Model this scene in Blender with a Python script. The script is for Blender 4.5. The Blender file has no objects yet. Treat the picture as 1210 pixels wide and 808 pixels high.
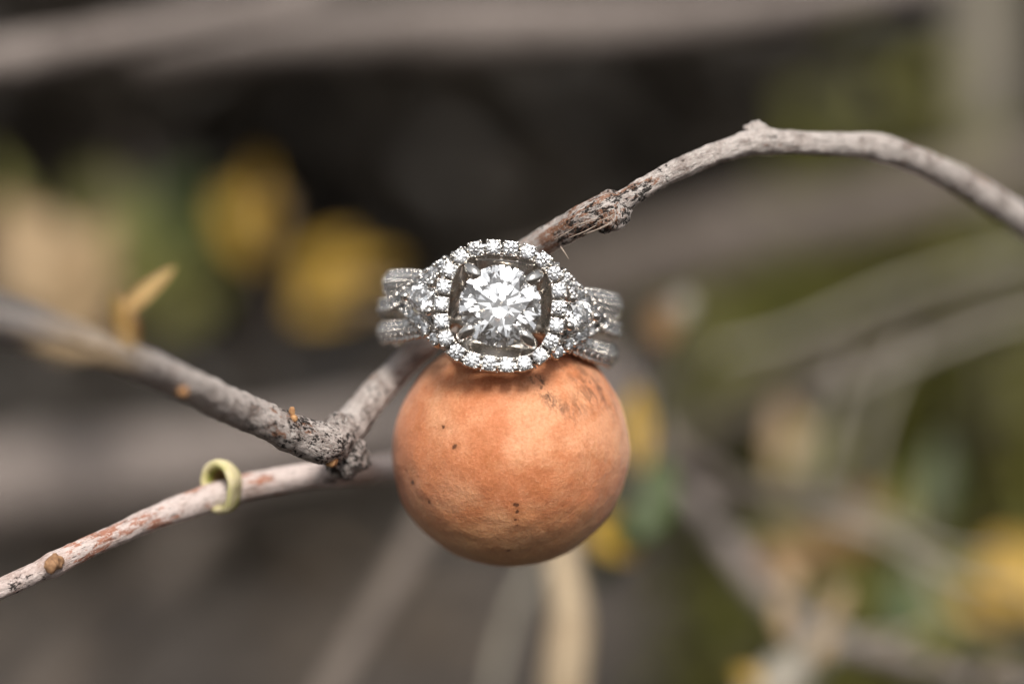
import bpy, bmesh, math, random
from mathutils import Vector, Matrix, Quaternion, noise as mnoise

random.seed(7)
scene = bpy.context.scene
COL = scene.collection
MM = 0.001
R = math.radians

# ------------------------------------------------------------------ camera
DIST = 235.0            # mm, lens to the plane of the ring's face
PXMM = 14.3             # photograph pixels per mm in that plane
PITCH = R(13)
RIGHT = Vector((1, 0, 0))
FWD = Vector((0, math.cos(PITCH), -math.sin(PITCH)))
UP = Vector((0, math.sin(PITCH), math.cos(PITCH)))
CAM = -FWD * DIST * MM
cam_d = bpy.data.cameras.new('camera')
cam = bpy.data.objects.new('camera', cam_d)
COL.objects.link(cam)
cam.matrix_world = Matrix.Translation(CAM) @ Matrix((RIGHT, UP, -FWD)).transposed().to_4x4()
cam_d.sensor_width = 36
cam_d.lens = 36 * DIST / (1210 / PXMM)
cam_d.clip_start = 0.01
cam_d.clip_end = 200
cam_d.dof.use_dof = True
cam_d.dof.focus_distance = (DIST + 1.7) * MM
cam_d.dof.aperture_fstop = cam_d.lens / 12.8
cam_d.dof.aperture_blades = 0
scene.camera = cam

# ------------------------------------------------------------------ sky, sun, exposure
SUN_EL, SUN_AZ = R(53), R(172)      # azimuth clockwise from +Y: high, behind the camera, a little to its right
world = bpy.data.worlds.new('World')
scene.world = world
world.use_nodes = True
wn, wl = world.node_tree.nodes, world.node_tree.links
wn.clear()
sky = wn.new('ShaderNodeTexSky')
sky.sky_type = 'NISHITA'
sky.sun_disc = False
sky.sun_elevation = SUN_EL
sky.sun_rotation = SUN_AZ
sky.air_density = 1.0
sky.dust_density = 4.0
hs = wn.new('ShaderNodeHueSaturation')
hs.inputs['Saturation'].default_value = 0.12
bg = wn.new('ShaderNodeBackground')
bg.inputs['Strength'].default_value = 0.055
wo = wn.new('ShaderNodeOutputWorld')
wl.new(sky.outputs[0], hs.inputs['Color'])
wl.new(hs.outputs[0], bg.inputs['Color'])
wl.new(bg.outputs[0], wo.inputs['Surface'])

sun_d = bpy.data.lights.new('sun', 'SUN')
sun_d.energy = 1.5
sun_d.angle = R(16)
sun_d.color = (1.0, 0.94, 0.86)
sun = bpy.data.objects.new('sun', sun_d)
COL.objects.link(sun)
sdir = Vector((math.sin(SUN_AZ) * math.cos(SUN_EL), math.cos(SUN_AZ) * math.cos(SUN_EL), math.sin(SUN_EL)))
sun.rotation_euler = sdir.to_track_quat('Z', 'Y').to_euler()

vs = scene.view_settings
vs.view_transform = 'Standard'
vs.look = 'None'
vs.exposure = 1.4
vs.gamma = 1
vs.use_curve_mapping = False
scene.render.engine = 'CYCLES'
cy = scene.cycles
cy.max_bounces = 24
cy.transmission_bounces = 24
cy.glossy_bounces = 8
cy.diffuse_bounces = 4
cy.transparent_max_bounces = 8
cy.sample_clamp_indirect = 12
cy.use_denoising = True
cy.use_adaptive_sampling = False

# ------------------------------------------------------------------ helpers
def P(px, py, z=0.0):
    """point that stands z mm behind the plane of the ring's face"""
    d = DIST + z
    k = d / DIST / PXMM
    return CAM + FWD * d * MM + RIGHT * ((px - 605) * k * MM) + UP * (-(py - 404) * k * MM)

def RAD(dia_px, z):
    return dia_px / 2 / PXMM * (DIST + z) / DIST * MM

def link(name, me, mat=None, parent=None):
    o = bpy.data.objects.new(name, me)
    COL.objects.link(o)
    if mat is not None and me is not None and not me.materials:
        me.materials.append(mat)
    if parent is not None:
        o.parent = parent
    return o

def tag(o, label=None, cat=None, group=None, kind=None):
    for k, v in (('label', label), ('category', cat), ('group', group), ('kind', kind)):
        if v:
            o[k] = v
    return o

def empty(name, loc):
    o = bpy.data.objects.new(name, None)
    o.empty_display_size = 0.01
    o.location = loc
    COL.objects.link(o)
    return o

def mesh_from(name, verts, faces, smooth=True):
    me = bpy.data.meshes.new(name)
    me.from_pydata([tuple(v) for v in verts], [], faces)
    me.update()
    if smooth:
        me.polygons.foreach_set('use_smooth', [True] * len(me.polygons))
    return me

def bm_mesh(name, bm, smooth=True):
    bmesh.ops.recalc_face_normals(bm, faces=bm.faces)
    me = bpy.data.meshes.new(name)
    bm.to_mesh(me)
    bm.free()
    me.polygons.foreach_set('use_smooth', [smooth] * len(me.polygons))
    return me

def catmull(pts, step):
    """pts: list of tuples of floats (any length); resample with about `step` between samples of the first three"""
    out = []
    n = len(pts)
    for i in range(n - 1):
        p0, p1, p2, p3 = pts[max(i - 1, 0)], pts[i], pts[i + 1], pts[min(i + 2, n - 1)]
        L = math.dist(p1[:3], p2[:3])
        k = max(2, int(L / step))
        for j in range(k):
            t = j / k
            out.append(tuple(0.5 * (2 * b + (c - a) * t + (2 * a - 5 * b + 4 * c - d) * t * t + (3 * b - a - 3 * c + d) * t ** 3)
                             for a, b, c, d in zip(p0, p1, p2, p3)))
    out.append(pts[-1])
    return out

def tube(name, path, seg=24, disp=None, zones=None, origin=Vector((0, 0, 0)), caps=True):
    """path: list of (x,y,z,r) in metres. disp(point, phi, s, r) -> radial offset; zones(point) -> (rust, dark) kept as attributes.
    A 'bark' vector attribute carries coordinates that follow the stem."""
    n = len(path)
    C = [Vector(p[:3]) for p in path]
    T = [(C[min(i + 1, n - 1)] - C[max(i - 1, 0)]).normalized() for i in range(n)]
    nrm = T[0].orthogonal().normalized()
    verts, bark, zr, zd, faces = [], [], [], [], []
    s = 0.0
    for i in range(n):
        if i:
            q = T[i - 1].rotation_difference(T[i])
            nrm = (q @ nrm)
            nrm = (nrm - T[i] * nrm.dot(T[i])).normalized()
            s += (C[i] - C[i - 1]).length
        b = T[i].cross(nrm)
        r = path[i][3]
        for k in range(seg):
            a = 2 * math.pi * k / seg
            d = nrm * math.cos(a) + b * math.sin(a)
            rr = r
            if disp:
                rr += disp(C[i] + d * r, a, s, r)
            p = C[i] + d * rr
            verts.append(p - origin)
            bark.extend((math.cos(a) * r, math.sin(a) * r, s))
            if zones:
                u, v = zones(p)
                zr.append(u); zd.append(v)
    for i in range(n - 1):
        for k in range(seg):
            k2 = (k + 1) % seg
            faces.append((i * seg + k, i * seg + k2, (i + 1) * seg + k2, (i + 1) * seg + k))
    if caps:
        for i, flip in ((0, True), (n - 1, False)):
            c = len(verts)
            verts.append(C[i] - origin)
            bark.extend((0, 0, s if i else 0))
            if zones:
                zr.append(zr[i * seg]); zd.append(zd[i * seg])
            for k in range(seg):
                k2 = (k + 1) % seg
                f = (i * seg + k, i * seg + k2, c)
                faces.append(f[::-1] if flip else f)
    me = mesh_from(name, verts, faces)
    at = me.attributes.new('bark', 'FLOAT_VECTOR', 'POINT')
    at.data.foreach_set('vector', bark)
    if zones:
        for nm, vals in (('rust', zr), ('dark', zd)):
            a2 = me.attributes.new(nm, 'FLOAT', 'POINT')
            a2.data.foreach_set('value', vals)
    return me

def fbm(p, scale, oct=3):
    return mnoise.fractal(p * scale, 1.0, 2.0, oct)

# ------------------------------------------------------------------ materials
class NT:
    def __init__(s, name):
        s.m = bpy.data.materials.new(name)
        s.m.use_nodes = True
        s.n, s.l = s.m.node_tree.nodes, s.m.node_tree.links
        s.n.clear()
        s.out = s.n.new('ShaderNodeOutputMaterial')
    def new(s, t, **kw):
        n = s.n.new(t)
        for k, v in kw.items():
            if k in n.inputs:
                if hasattr(v, 'is_linked') or isinstance(v, bpy.types.NodeSocket):
                    s.l.new(v, n.inputs[k])
                else:
                    n.inputs[k].default_value = v
            else:
                setattr(n, k, v)
        return n
    def math(s, op, a, b=None, c=None, clamp=False):
        n = s.n.new('ShaderNodeMath'); n.operation = op; n.use_clamp = clamp
        for i, v in enumerate((a, b, c)):
            if v is None: continue
            if isinstance(v, bpy.types.NodeSocket): s.l.new(v, n.inputs[i])
            else: n.inputs[i].default_value = v
        return n.outputs[0]
    def noise(s, vec, scale, detail=4, rough=0.55, dist=0.0):
        n = s.new('ShaderNodeTexNoise', Scale=scale, Detail=detail, Roughness=rough, Distortion=dist)
        s.l.new(vec, n.inputs['Vector'])
        return n.outputs['Fac']
    def ramp(s, fac, stops):
        n = s.n.new('ShaderNodeValToRGB')
        el = n.color_ramp.elements
        while len(el) < len(stops): el.new(0.5)
        for e, (p, c) in zip(el, stops):
            e.position = p
            e.color = (c, c, c, 1) if isinstance(c, (int, float)) else (*c, 1)
        s.l.new(fac, n.inputs[0])
        return n.outputs[0]
    def mix(s, fac, a, b):
        n = s.n.new('ShaderNodeMix'); n.data_type = 'RGBA'
        for i, v in ((0, fac), (6, a), (7, b)):
            if isinstance(v, bpy.types.NodeSocket): s.l.new(v, n.inputs[i])
            elif i == 0: n.inputs[i].default_value = v
            else: n.inputs[i].default_value = (*v, 1)
        return n.outputs[2]
    def mapping(s, vec, scale=(1, 1, 1)):
        n = s.n.new('ShaderNodeMapping')
        n.inputs['Scale'].default_value = scale
        s.l.new(vec, n.inputs[0])
        return n.outputs[0]
    def bump(s, h, strength, dist):
        n = s.new('ShaderNodeBump', Strength=strength, Distance=dist)
        s.l.new(h, n.inputs['Height'])
        return n.outputs[0]
    def principled(s, color, rough=0.6, normal=None, **kw):
        b = s.n.new('ShaderNodeBsdfPrincipled')
        if isinstance(color, bpy.types.NodeSocket): s.l.new(color, b.inputs['Base Color'])
        else: b.inputs['Base Color'].default_value = (*color, 1)
        if isinstance(rough, bpy.types.NodeSocket): s.l.new(rough, b.inputs['Roughness'])
        else: b.inputs['Roughness'].default_value = rough
        if normal is not None: s.l.new(normal, b.inputs['Normal'])
        for k, v in kw.items():
            b.inputs[k.replace('_', ' ')].default_value = v
        s.l.new(b.outputs[0], s.out.inputs['Surface'])
        return b

def mat_metal():
    t = NT('white_gold')
    co = t.n.new('ShaderNodeTexCoord').outputs['Object']
    n = t.noise(co, 2600, 3)
    r = t.ramp(t.noise(co, 900, 4), [(0.3, 0.06), (0.75, 0.20)])
    t.principled((0.695, 0.662, 0.62), r, t.bump(n, 0.12, 0.00006), Metallic=1.0)
    return t.m

def mat_diamond():
    t = NT('diamond')
    g = t.new('ShaderNodeBsdfGlass', IOR=2.417, Roughness=0.0)
    g.inputs['Color'].default_value = (1, 1, 1, 1)
    t.l.new(g.outputs[0], t.out.inputs['Surface'])
    return t.m

def mat_bark(name, pale, mid, rust, speck=0.5, rustamt=0.5, zones=False, bump=0.6, fine=1.0):
    t = NT(name)
    a = t.n.new('ShaderNodeAttribute'); a.attribute_name = 'bark'
    v = a.outputs['Vector']
    vs_ = t.mapping(v, (1, 1, 0.35))            # fibres run along the stem
    vf = t.mapping(v, (1, 1, 0.16))
    base = t.mix(t.ramp(t.noise(v, 520 * fine, 6, 0.65), [(0.33, 0.0), (0.52, 1.0)]), mid, pale)
    fib = t.noise(vf, 3600 * fine, 4, 0.7)
    base = t.mix(t.ramp(fib, [(0.34, 0.5), (0.48, 0.0)]), base, tuple(c * 0.40 for c in mid))
    # rust coloured inner bark where the grey skin has flaked off
    rn = t.math('ADD', t.math('MULTIPLY', t.noise(vs_, 900 * fine, 4, 0.6), 0.6), t.math('MULTIPLY', t.noise(vs_, 3000 * fine, 3, 0.6), 0.4))
    if zones:
        za = t.n.new('ShaderNodeAttribute'); za.attribute_name = 'rust'
        rn = t.math('ADD', rn, t.math('MULTIPLY', za.outputs['Fac'], 0.13))
    edge = 0.645 - 0.06 * rustamt
    base = t.mix(t.ramp(rn, [(edge - 0.02, 0.0), (edge + 0.03, 0.85)]), base, rust)
    grit = t.noise(v, 5200 * fine, 3, 0.7)
    base = t.mix(t.ramp(grit, [(0.54, 0.0), (0.68, 0.7)]), base, tuple(min(0.8, c * 1.35) for c in pale))
    crk = t.noise(t.mapping(v, (1, 1, 0.3)), 4800 * fine, 3, 0.7)
    base = t.mix(t.ramp(crk, [(0.30, 0.7), (0.41, 0.0)]), base, (0.06, 0.045, 0.038))
    # black lichen specks; the dark zone thickens them, at the fork as painted shade
    sp = t.math('ADD', t.math('MULTIPLY', t.noise(t.mapping(v, (1, 1, 0.6)), 1300 * fine, 3, 0.6), 0.45), t.math('MULTIPLY', t.noise(t.mapping(v, (1, 1, 0.7)), 4200 * fine, 3, 0.65), 0.55))
    if zones:
        zb = t.n.new('ShaderNodeAttribute'); zb.attribute_name = 'dark'
        sp = t.math('ADD', sp, t.math('MULTIPLY', zb.outputs['Fac'], 0.115))
    se = 0.655 - 0.05 * speck
    base = t.mix(t.ramp(sp, [(se, 0.0), (se + 0.025, 0.95)]), base, (0.018, 0.014, 0.012))
    h = t.math('ADD', t.math('MULTIPLY', fib, 0.7), t.math('ADD', t.math('MULTIPLY', t.noise(v, 1800 * fine, 7, 0.75), 1.0), t.math('MULTIPLY', crk, 0.6)))
    h = t.math('SUBTRACT', h, t.math('MULTIPLY', t.ramp(sp, [(se - 0.03, 0.0), (se + 0.04, 1.0)]), 0.5))
    t.principled(base, 0.78, t.bump(h, bump, 0.0005), **{'Specular IOR Level': 0.3})
    return t.m

def mat_leaf(name, c1, c2, trans=0.35, scale=160):
    t = NT(name)
    co = t.n.new('ShaderNodeTexCoord').outputs['Object']
    col = t.mix(t.ramp(t.noise(co, scale, 4), [(0.35, 0.0), (0.65, 1.0)]), c1, c2)
    b = t.principled(col, 0.5, **{'Specular IOR Level': 0.35})
    tr = t.n.new('ShaderNodeBsdfTranslucent')
    t.l.new(col, tr.inputs['Color'])
    mx = t.new('ShaderNodeMixShader')
    mx.inputs[0].default_value = trans
    t.l.new(b.outputs[0], mx.inputs[1]); t.l.new(tr.outputs[0], mx.inputs[2])
    t.l.new(mx.outputs[0], t.out.inputs['Surface'])
    return t.m

def mat_plain(name, c1, c2, scale=600, rough=0.8, bump=0.4):
    t = NT(name)
    co = t.n.new('ShaderNodeTexCoord').outputs['Object']
    n = t.noise(co, scale, 5)
    col = t.mix(t.ramp(n, [(0.35, 0.0), (0.65, 1.0)]), c1, c2)
    t.principled(col, rough, t.bump(n, bump, 0.0003))
    return t.m

METAL = mat_metal()
DIAMOND = mat_diamond()
BARK = mat_bark('grey_bark', (0.68, 0.60, 0.56), (0.27, 0.205, 0.18), (0.30, 0.115, 0.045), 0.75, 0.35, True, 1.0)
BARK_TWIG = mat_bark('pink_twig_bark', (0.62, 0.52, 0.49), (0.42, 0.30, 0.26), (0.34, 0.12, 0.06), 0.1, 0.75, True, 0.6, 0.8)
BARK_FAR = mat_bark('far_bark', (0.225, 0.190, 0.172), (0.135, 0.110, 0.098), (0.16, 0.08, 0.05), 0.3, 0.1, False, 0.5, 0.35)
BARK_FAR_DULL = mat_bark('far_bark_dull', (0.13, 0.106, 0.089), (0.072, 0.058, 0.048), (0.13, 0.08, 0.05), 0.3, 0.1, False, 0.5, 0.25)
BARK_TRUNK = mat_bark('trunk_bark', (0.20, 0.178, 0.14), (0.12, 0.107, 0.083), (0.12, 0.09, 0.05), 0.2, 0.1, False, 0.5, 0.12)
BARK_FAR_PALE = mat_bark('far_bark_pale', (0.29, 0.262, 0.215), (0.18, 0.16, 0.125), (0.2, 0.14, 0.08), 0.2, 0.1, False, 0.5, 0.25)
STRAW = mat_bark('straw_stem', (0.38, 0.295, 0.195), (0.27, 0.195, 0.12), (0.4, 0.24, 0.1), 0.0, 0.3, False, 0.4, 0.4)
TAN = mat_leaf('dry_tan_leaf', (0.46, 0.33, 0.19), (0.34, 0.23, 0.12), 0.35, 90)
YELLOW = mat_leaf('yellow_leaf', (0.56, 0.36, 0.06), (0.42, 0.26, 0.045), 0.4, 70)
TANYELLOW = mat_leaf('yellowed_bud_leaf', (0.50, 0.34, 0.14), (0.34, 0.19, 0.06), 0.3, 600)
GREEN = mat_leaf('green_leaf', (0.05, 0.085, 0.022), (0.08, 0.10, 0.025), 0.35, 90)
OLIVE = mat_leaf('olive_leaf', (0.17, 0.155, 0.028), (0.10, 0.105, 0.024), 0.35, 60)
PALEGREEN = mat_leaf('pale_green_leaf', (0.52, 0.47, 0.22), (0.34, 0.34, 0.10), 0.3, 450)
def mat_curl():
    t = NT('curled_leaf_skin')
    a = t.n.new('ShaderNodeAttribute'); a.attribute_name = 'inner'
    co = t.n.new('ShaderNodeTexCoord').outputs['Object']
    n = t.noise(co, 700, 4)
    f = t.math('ADD', a.outputs['Fac'], t.math('MULTIPLY', t.math('SUBTRACT', n, 0.42), 0.8))
    col = t.ramp(f, [(0.02, (0.60, 0.52, 0.32)), (0.22, (0.46, 0.43, 0.17)), (0.45, (0.24, 0.28, 0.05)), (1.0, (0.26, 0.17, 0.07))])
    t.principled(col, 0.6, t.bump(n, 0.4, 0.0003), **{'Specular IOR Level': 0.3})
    return t.m
PALEGREEN = mat_curl()
BROWNLEAF = mat_leaf('brown_leaf', (0.22, 0.12, 0.04), (0.16, 0.09, 0.035), 0.3, 90)
SHADELEAF = mat_leaf('shade_toned_thicket_leaf', (0.018, 0.0140, 0.0105), (0.032, 0.025, 0.018), 0.1, 12)  # shade in the depth of the thicket is put into this leaf colour
BUD = mat_plain('orange_bud_scale', (0.48, 0.27, 0.12), (0.26, 0.12, 0.05), 2600)
CUT = mat_plain('cut_wood', (0.36, 0.20, 0.10), (0.18, 0.09, 0.045), 2600)

# ------------------------------------------------------------------ the setting: ground
def build_ground():
    nx, ny = 120, 120
    verts, faces = [], []
    gz = -0.22
    for j in range(ny + 1):
        for i in range(nx + 1):
            u, v = i / nx * 2 - 1, j / ny * 2 - 1
            x = 60 * u * abs(u) ** 2.2
            y = 60 * v * abs(v) ** 2.2
            p = Vector((x, y, 0))
            h = 0.02 * fbm(p, 3.0) + 0.05 * fbm(p, 0.7)
            reflection_bank = 3.0 * (1 - math.exp(-max(0, -0.9 - y) * 0.28))      # unseen rise added behind the camera, gives the ring something dark to reflect
            verts.append((x, y, gz + h + 0.02 * max(0, y) + reflection_bank))
    for j in range(ny):
        for i in range(nx):
            a = j * (nx + 1) + i
            faces.append((a, a + 1, a + nx + 2, a + nx + 1))
    t = NT('soil_and_litter')
    co = t.n.new('ShaderNodeTexCoord').outputs['Object']
    n1 = t.noise(co, 7, 6, 0.6)
    n2 = t.noise(co, 60, 5, 0.65)
    col = t.mix(t.ramp(n1, [(0.42, 0.0), (0.58, 1.0)]), (0.012, 0.0092, 0.0074), (0.058, 0.0465, 0.0385))
    col = t.mix(t.ramp(n2, [(0.54, 0.0), (0.72, 0.6)]), col, (0.085, 0.068, 0.053))
    t.principled(col, 0.95, t.bump(n2, 0.8, 0.02))
    g = link('ground', mesh_from('ground', verts, faces), t.m)
    g['kind'] = 'structure'
build_ground()

# ------------------------------------------------------------------ the ring
HEADY = -13.2
TILT, ROLL = R(-6), R(6)
ring = empty('diamond_ring', (0, 0, 0))
ringR = Matrix((RIGHT, FWD, UP)).transposed() @ Matrix.Rotation(ROLL, 3, 'Y') @ Matrix.Rotation(TILT, 3, 'X')
face_pt = P(591, 361.5, 0)
ring_loc = face_pt - ringR @ Vector((0, HEADY * MM, 0))
ring.matrix_world = Matrix.Translation(ring_loc) @ ringR.to_4x4()
tag(ring, 'diamond ring with cushion shaped halo and braided band, threaded on the twig above the gall', 'ring')
# face coordinates: u right, v up, w out of the face
FACE = Matrix(((1, 0, 0, 0), (0, 0, -1, HEADY * MM), (0, 1, 0, 0), (0, 0, 0, 1)))

def brilliant(name, r, table=0.56, crown=0.155, pav=0.435, gird=0.02):
    """round brilliant cut, girdle radius r, girdle mid-plane at w = 0"""
    D = 2 * r
    ch, pd, g = crown * D, pav * D, gird * D
    bm = bmesh.new()
    V = lambda rad, deg, z: bm.verts.new((rad * math.cos(R(deg)), rad * math.sin(R(deg)), z))
    rt = r * table
    T = [V(rt, 45 * i + 22.5, g / 2 + ch) for i in range(8)]
    # kite / star meeting points
    rm = r * 0.775
    zm = g / 2 + ch * (r - rm * 0.924) / (r - rt)
    M_ = [V(rm, 45 * i, zm) for i in range(8)]
    GU = [V(r, 11.25 + 22.5 * (i - 1) + 11.25 - 11.25, g / 2 * (0.9 + 0.1 * (i % 2))) for i in range(16)]
    # girdle vertices at 22.5 deg steps, offset so that even ones sit on the table corners' line
    for i, v in enumerate(GU):
        a = R(22.5 * i)
        v.co.x, v.co.y = r * math.cos(a), r * math.sin(a)
    GL = [bm.verts.new((v.co.x, v.co.y, -g / 2)) for v in GU]
    F = lambda *vv: bm.faces.new(vv)
    F(*T)
    for i in range(8):
        t0, t1 = T[(i - 1) % 8], T[i]
        m0, m1 = M_[i], M_[(i + 1) % 8]
        F(t0, t1, m0)                                       # star
        # kite: table corner t1, girdle vertex odd, m0, m1
        gk = GU[(2 * i + 1) % 16]
        F(t1, m0, gk); F(t1, gk, m1)
        ge = GU[(2 * i) % 16]
        F(m0, GU[(2 * i - 1) % 16], ge); F(m0, ge, gk)      # upper girdle halves
    for i in range(16):
        F(GU[i], GL[i], GL[(i + 1) % 16], GU[(i + 1) % 16])
    cu = bm.verts.new((0, 0, -g / 2 - pd))
    rp = r * 0.23
    B = [V(rp, 45 * i, -g / 2 - pd * (1 - 0.23 * 0.924)) for i in range(8)]
    for i in range(8):
        # lower halves reach from the girdle to 77% down; mains are kites from girdle (odd) to culet
        b0, b1 = B[i], B[(i + 1) % 8]
        go = GL[(2 * i + 1) % 16]; ge = GL[(2 * i) % 16]
        F(b0, ge, GL[(2 * i - 1) % 16]); F(b0, go, ge)
        F(b0, b1, go)
        F(b0, cu, b1)
    return bm_mesh(name, bm, smooth=False)

small_gem = brilliant('small_diamond', 0.62 * MM)

def seat_mesh(lx, ly, hole, depth, bead):
    """open metal seat with a conical hole for one stone and four corner beads (local: x along the row, y across, z out)"""
    bm = bmesh.new()
    n = 16
    def sq(a):
        c, s = math.cos(a), math.sin(a)
        k = max(abs(c), abs(s))
        return c / k, s / k
    A = [2 * math.pi * (i + 0.5) / n + math.pi / n for i in range(n)]
    top = [bm.verts.new((sq(a)[0] * lx / 2 * 0.94, sq(a)[1] * ly / 2 * 0.94, 0)) for a in A]
    mid = [bm.verts.new((sq(a)[0] * lx / 2, sq(a)[1] * ly / 2, -0.08 * MM)) for a in A]
    bot = [bm.verts.new((sq(a)[0] * lx / 2, sq(a)[1] * ly / 2, -depth)) for a in A]
    h0 = [bm.verts.new((math.cos(a) * hole, math.sin(a) * hole, -0.03 * MM)) for a in A]
    h1 = [bm.verts.new((math.cos(a) * hole * 0.5, math.sin(a) * hole * 0.5, -depth * 0.9)) for a in A]
    for i in range(n):
        j = (i + 1) % n
        bm.faces.new((top[i], top[j], mid[j], mid[i]))
        bm.faces.new((mid[i], mid[j], bot[j], bot[i]))
        bm.faces.new((h0[i], h0[j], top[j], top[i]))
        bm.faces.new((h1[i], h1[j], h0[j], h0[i]))
    bm.faces.new(bot); bm.faces.new(h1)
    for sx in (-1, 1):
        for sy in (-1, 1):
            m = Matrix.Translation((sx * (lx / 2 - bead * 0.75), sy * (ly / 2 - bead * 0.8), 0.10 * MM)) @ Matrix.Diagonal((1, 1, 1.1, 1))
            bmesh.ops.create_icosphere(bm, subdivisions=2, radius=bead, matrix=m)
    me = bm_mesh('seat', bm, smooth=True)
    return me

# halo outline (superellipse), arc length parametrised
def squircle(a, half, n=2.65):
    c, s = math.cos(a), math.sin(a)
    k = (abs(c) ** n + abs(s) ** n) ** (-1 / n)
    return half * k * c, half * k * s

def squircle_even(half, count, n=2.65, start=0.0):
    N = 1440
    pts = [squircle(2 * math.pi * i / N + start, half, n) for i in range(N + 1)]
    cum = [0]
    for i in range(N):
        cum.append(cum[-1] + math.dist(pts[i], pts[i + 1]))
    out = []
    j = 0
    for k in range(count):
        target = cum[-1] * k / count
        while cum[j + 1] < target: j += 1
        f = (target - cum[j]) / (cum[j + 1] - cum[j])
        p = [pts[j][c] * (1 - f) + pts[j + 1][c] * f for c in (0, 1)]
        d = Vector((pts[j + 1][0] - pts[j][0], pts[j + 1][1] - pts[j][1])).normalized()
        out.append((Vector(p), d))
    return out, cum[-1]

def gallery_mesh(name, rings, n=96, nexp=2.65):
    """closed revolved-squircle wall; rings: list of (half, w) going round the section"""
    bm = bmesh.new()
    rows = []
    for half, w in rings:
        rows.append([bm.verts.new((*[c * MM for c in squircle(2 * math.pi * i / n, half, nexp)], w * MM)) for i in range(n)])
    m = len(rows)
    for r_ in range(m):
        for i in range(n):
            j = (i + 1) % n
            bm.faces.new((rows[r_][i], rows[r_][j], rows[(r_ + 1) % m][j], rows[(r_ + 1) % m][i]))
    return bm_mesh(name, bm)

def put(o, m):
    o.matrix_local = m
    return o

# centre stone
cs = link('center_stone', brilliant('center_stone', 3.44 * MM), DIAMOND, ring)
put(cs, FACE @ Matrix.Translation((0, 0, -0.1 * MM)) @ Matrix.Rotation(R(16), 4, 'Z'))
tag(cs, 'large round brilliant diamond in four claws')

# halo frame with its stones
HALF = 4.84
halo = link('halo', gallery_mesh('halo', [(5.22, -1.05), (5.22, -1.35), (4.9, -1.6), (4.5, -1.5), (4.4, -1.3), (4.4, -1.05)]), METAL, ring)
put(halo, FACE)
pts, L = squircle_even(HALF, 22, start=R(4))
cell = L / 22
seat_h = seat_mesh((cell - 0.25) * MM, 1.28 * MM, 0.55 * MM, 1.15 * MM, 0.14 * MM)
for k, (p, d) in enumerate(pts):
    nrm = Vector((d.y, -d.x))
    m = Matrix(((d.x, -nrm.x, 0, p.x * MM), (d.y, -nrm.y, 0, p.y * MM), (0, 0, 1, 0), (0, 0, 0, 1)))
    if m.determinant() < 0:
        m = m @ Matrix.Diagonal((1, -1, 1, 1))
    jig = Matrix.Rotation(random.uniform(-0.15, 0.15), 4, 'X') @ Matrix.Rotation(random.uniform(-0.15, 0.15), 4, 'Y')
    s = link('seat', seat_h, METAL, halo); put(s, m)
    g = link('halo_diamond', small_gem, DIAMOND, halo)
    put(g, m @ Matrix.Translation((0, 0, 0.04 * MM)) @ jig @ Matrix.Rotation(random.uniform(0, 3), 4, 'Z'))
# second row of tiny stones on the outside wall of the halo
pts2, L2 = squircle_even(5.05, 30, start=R(2))
seat_s = seat_mesh((L2 / 30 - 0.06) * MM, 0.85 * MM, 0.36 * MM, 0.45 * MM, 0.09 * MM)
for k, (p, d) in enumerate(pts2):
    out = Vector((d.y, -d.x, 0))
    slope = (out * 0.93 + Vector((0, 0, -0.37))).normalized()
    t3 = Vector((d.x, d.y, 0))
    y3 = slope.cross(t3)
    c = Vector((p.x, p.y, -1.35)) * MM
    m = Matrix(((t3.x, y3.x, slope.x, c.x), (t3.y, y3.y, slope.y, c.y), (t3.z, y3.z, slope.z, c.z), (0, 0, 0, 1)))
    m = m @ Matrix.Translation((0, 0, 0.12 * MM))
    put(link('seat', seat_s, METAL, halo), m)
    put(link('side_diamond', small_gem, DIAMOND, halo), m @ Matrix.Scale(0.6, 4))

# plate added below the halo to darken the gap round the stone
# it slopes so that the gap mirrors the shaded top of the gall
bmb = bmesh.new()
nb = 16
rb = []
for i in range(nb + 1):
    if i <= 12:
        v_, w_ = 4.35 - 6.75 * i / 12, -1.75 - 4.1 * i / 12
    else:                                    # lower lip, back up towards the halo
        v_, w_ = -2.4 - 2.05 * (i - 12) / 4, -5.85 + 3.75 * (i - 12) / 4
    hw = 4.55 if v_ > -1.5 else 4.55 - 0.5 * (-1.5 - v_)
    row = []
    for u_, dw in ((-hw, 0.0), (-hw * 0.5, 0.10), (0, 0.14), (hw * 0.5, 0.10), (hw, 0.0), (hw, -0.45), (0, -0.35), (-hw, -0.45)):
        row.append(bmb.verts.new((u_ * MM, v_ * MM, (w_ + dw) * MM)))
    rb.append(row)
for i in range(nb):
    for k in range(8):
        k2 = (k + 1) % 8
        bmb.faces.new((rb[i][k], rb[i][k2], rb[i + 1][k2], rb[i + 1][k]))
bmb.faces.new(rb[0]); bmb.faces.new(rb[-1])
put(link('gap_darkener', bm_mesh('gap_darkener', bmb), METAL, ring), FACE)

# four claws
def capsule_path(pts, step):
    return catmull(pts, step)
for a, tw in ((45, 0), (135, 0), (225, 0), (315, 0)):
    c, s = math.cos(R(a)), math.sin(R(a))
    prof = [(3.0, -3.1, 0.38), (3.5, -2.0, 0.42), (3.95, -0.9, 0.46), (4.10, -0.1, 0.50), (3.85, 0.48, 0.54), (3.40, 0.74, 0.56), (3.05, 0.80, 0.50), (2.88, 0.78, 0.36), (2.80, 0.77, 0.10)]
    pth = [(r_ * c * MM, r_ * s * MM, w * MM, q * MM) for r_, w, q in prof]
    pr = link('prong', tube('prong', catmull(pth, 0.12 * MM), 18), METAL, ring)
    put(pr, FACE)

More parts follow.
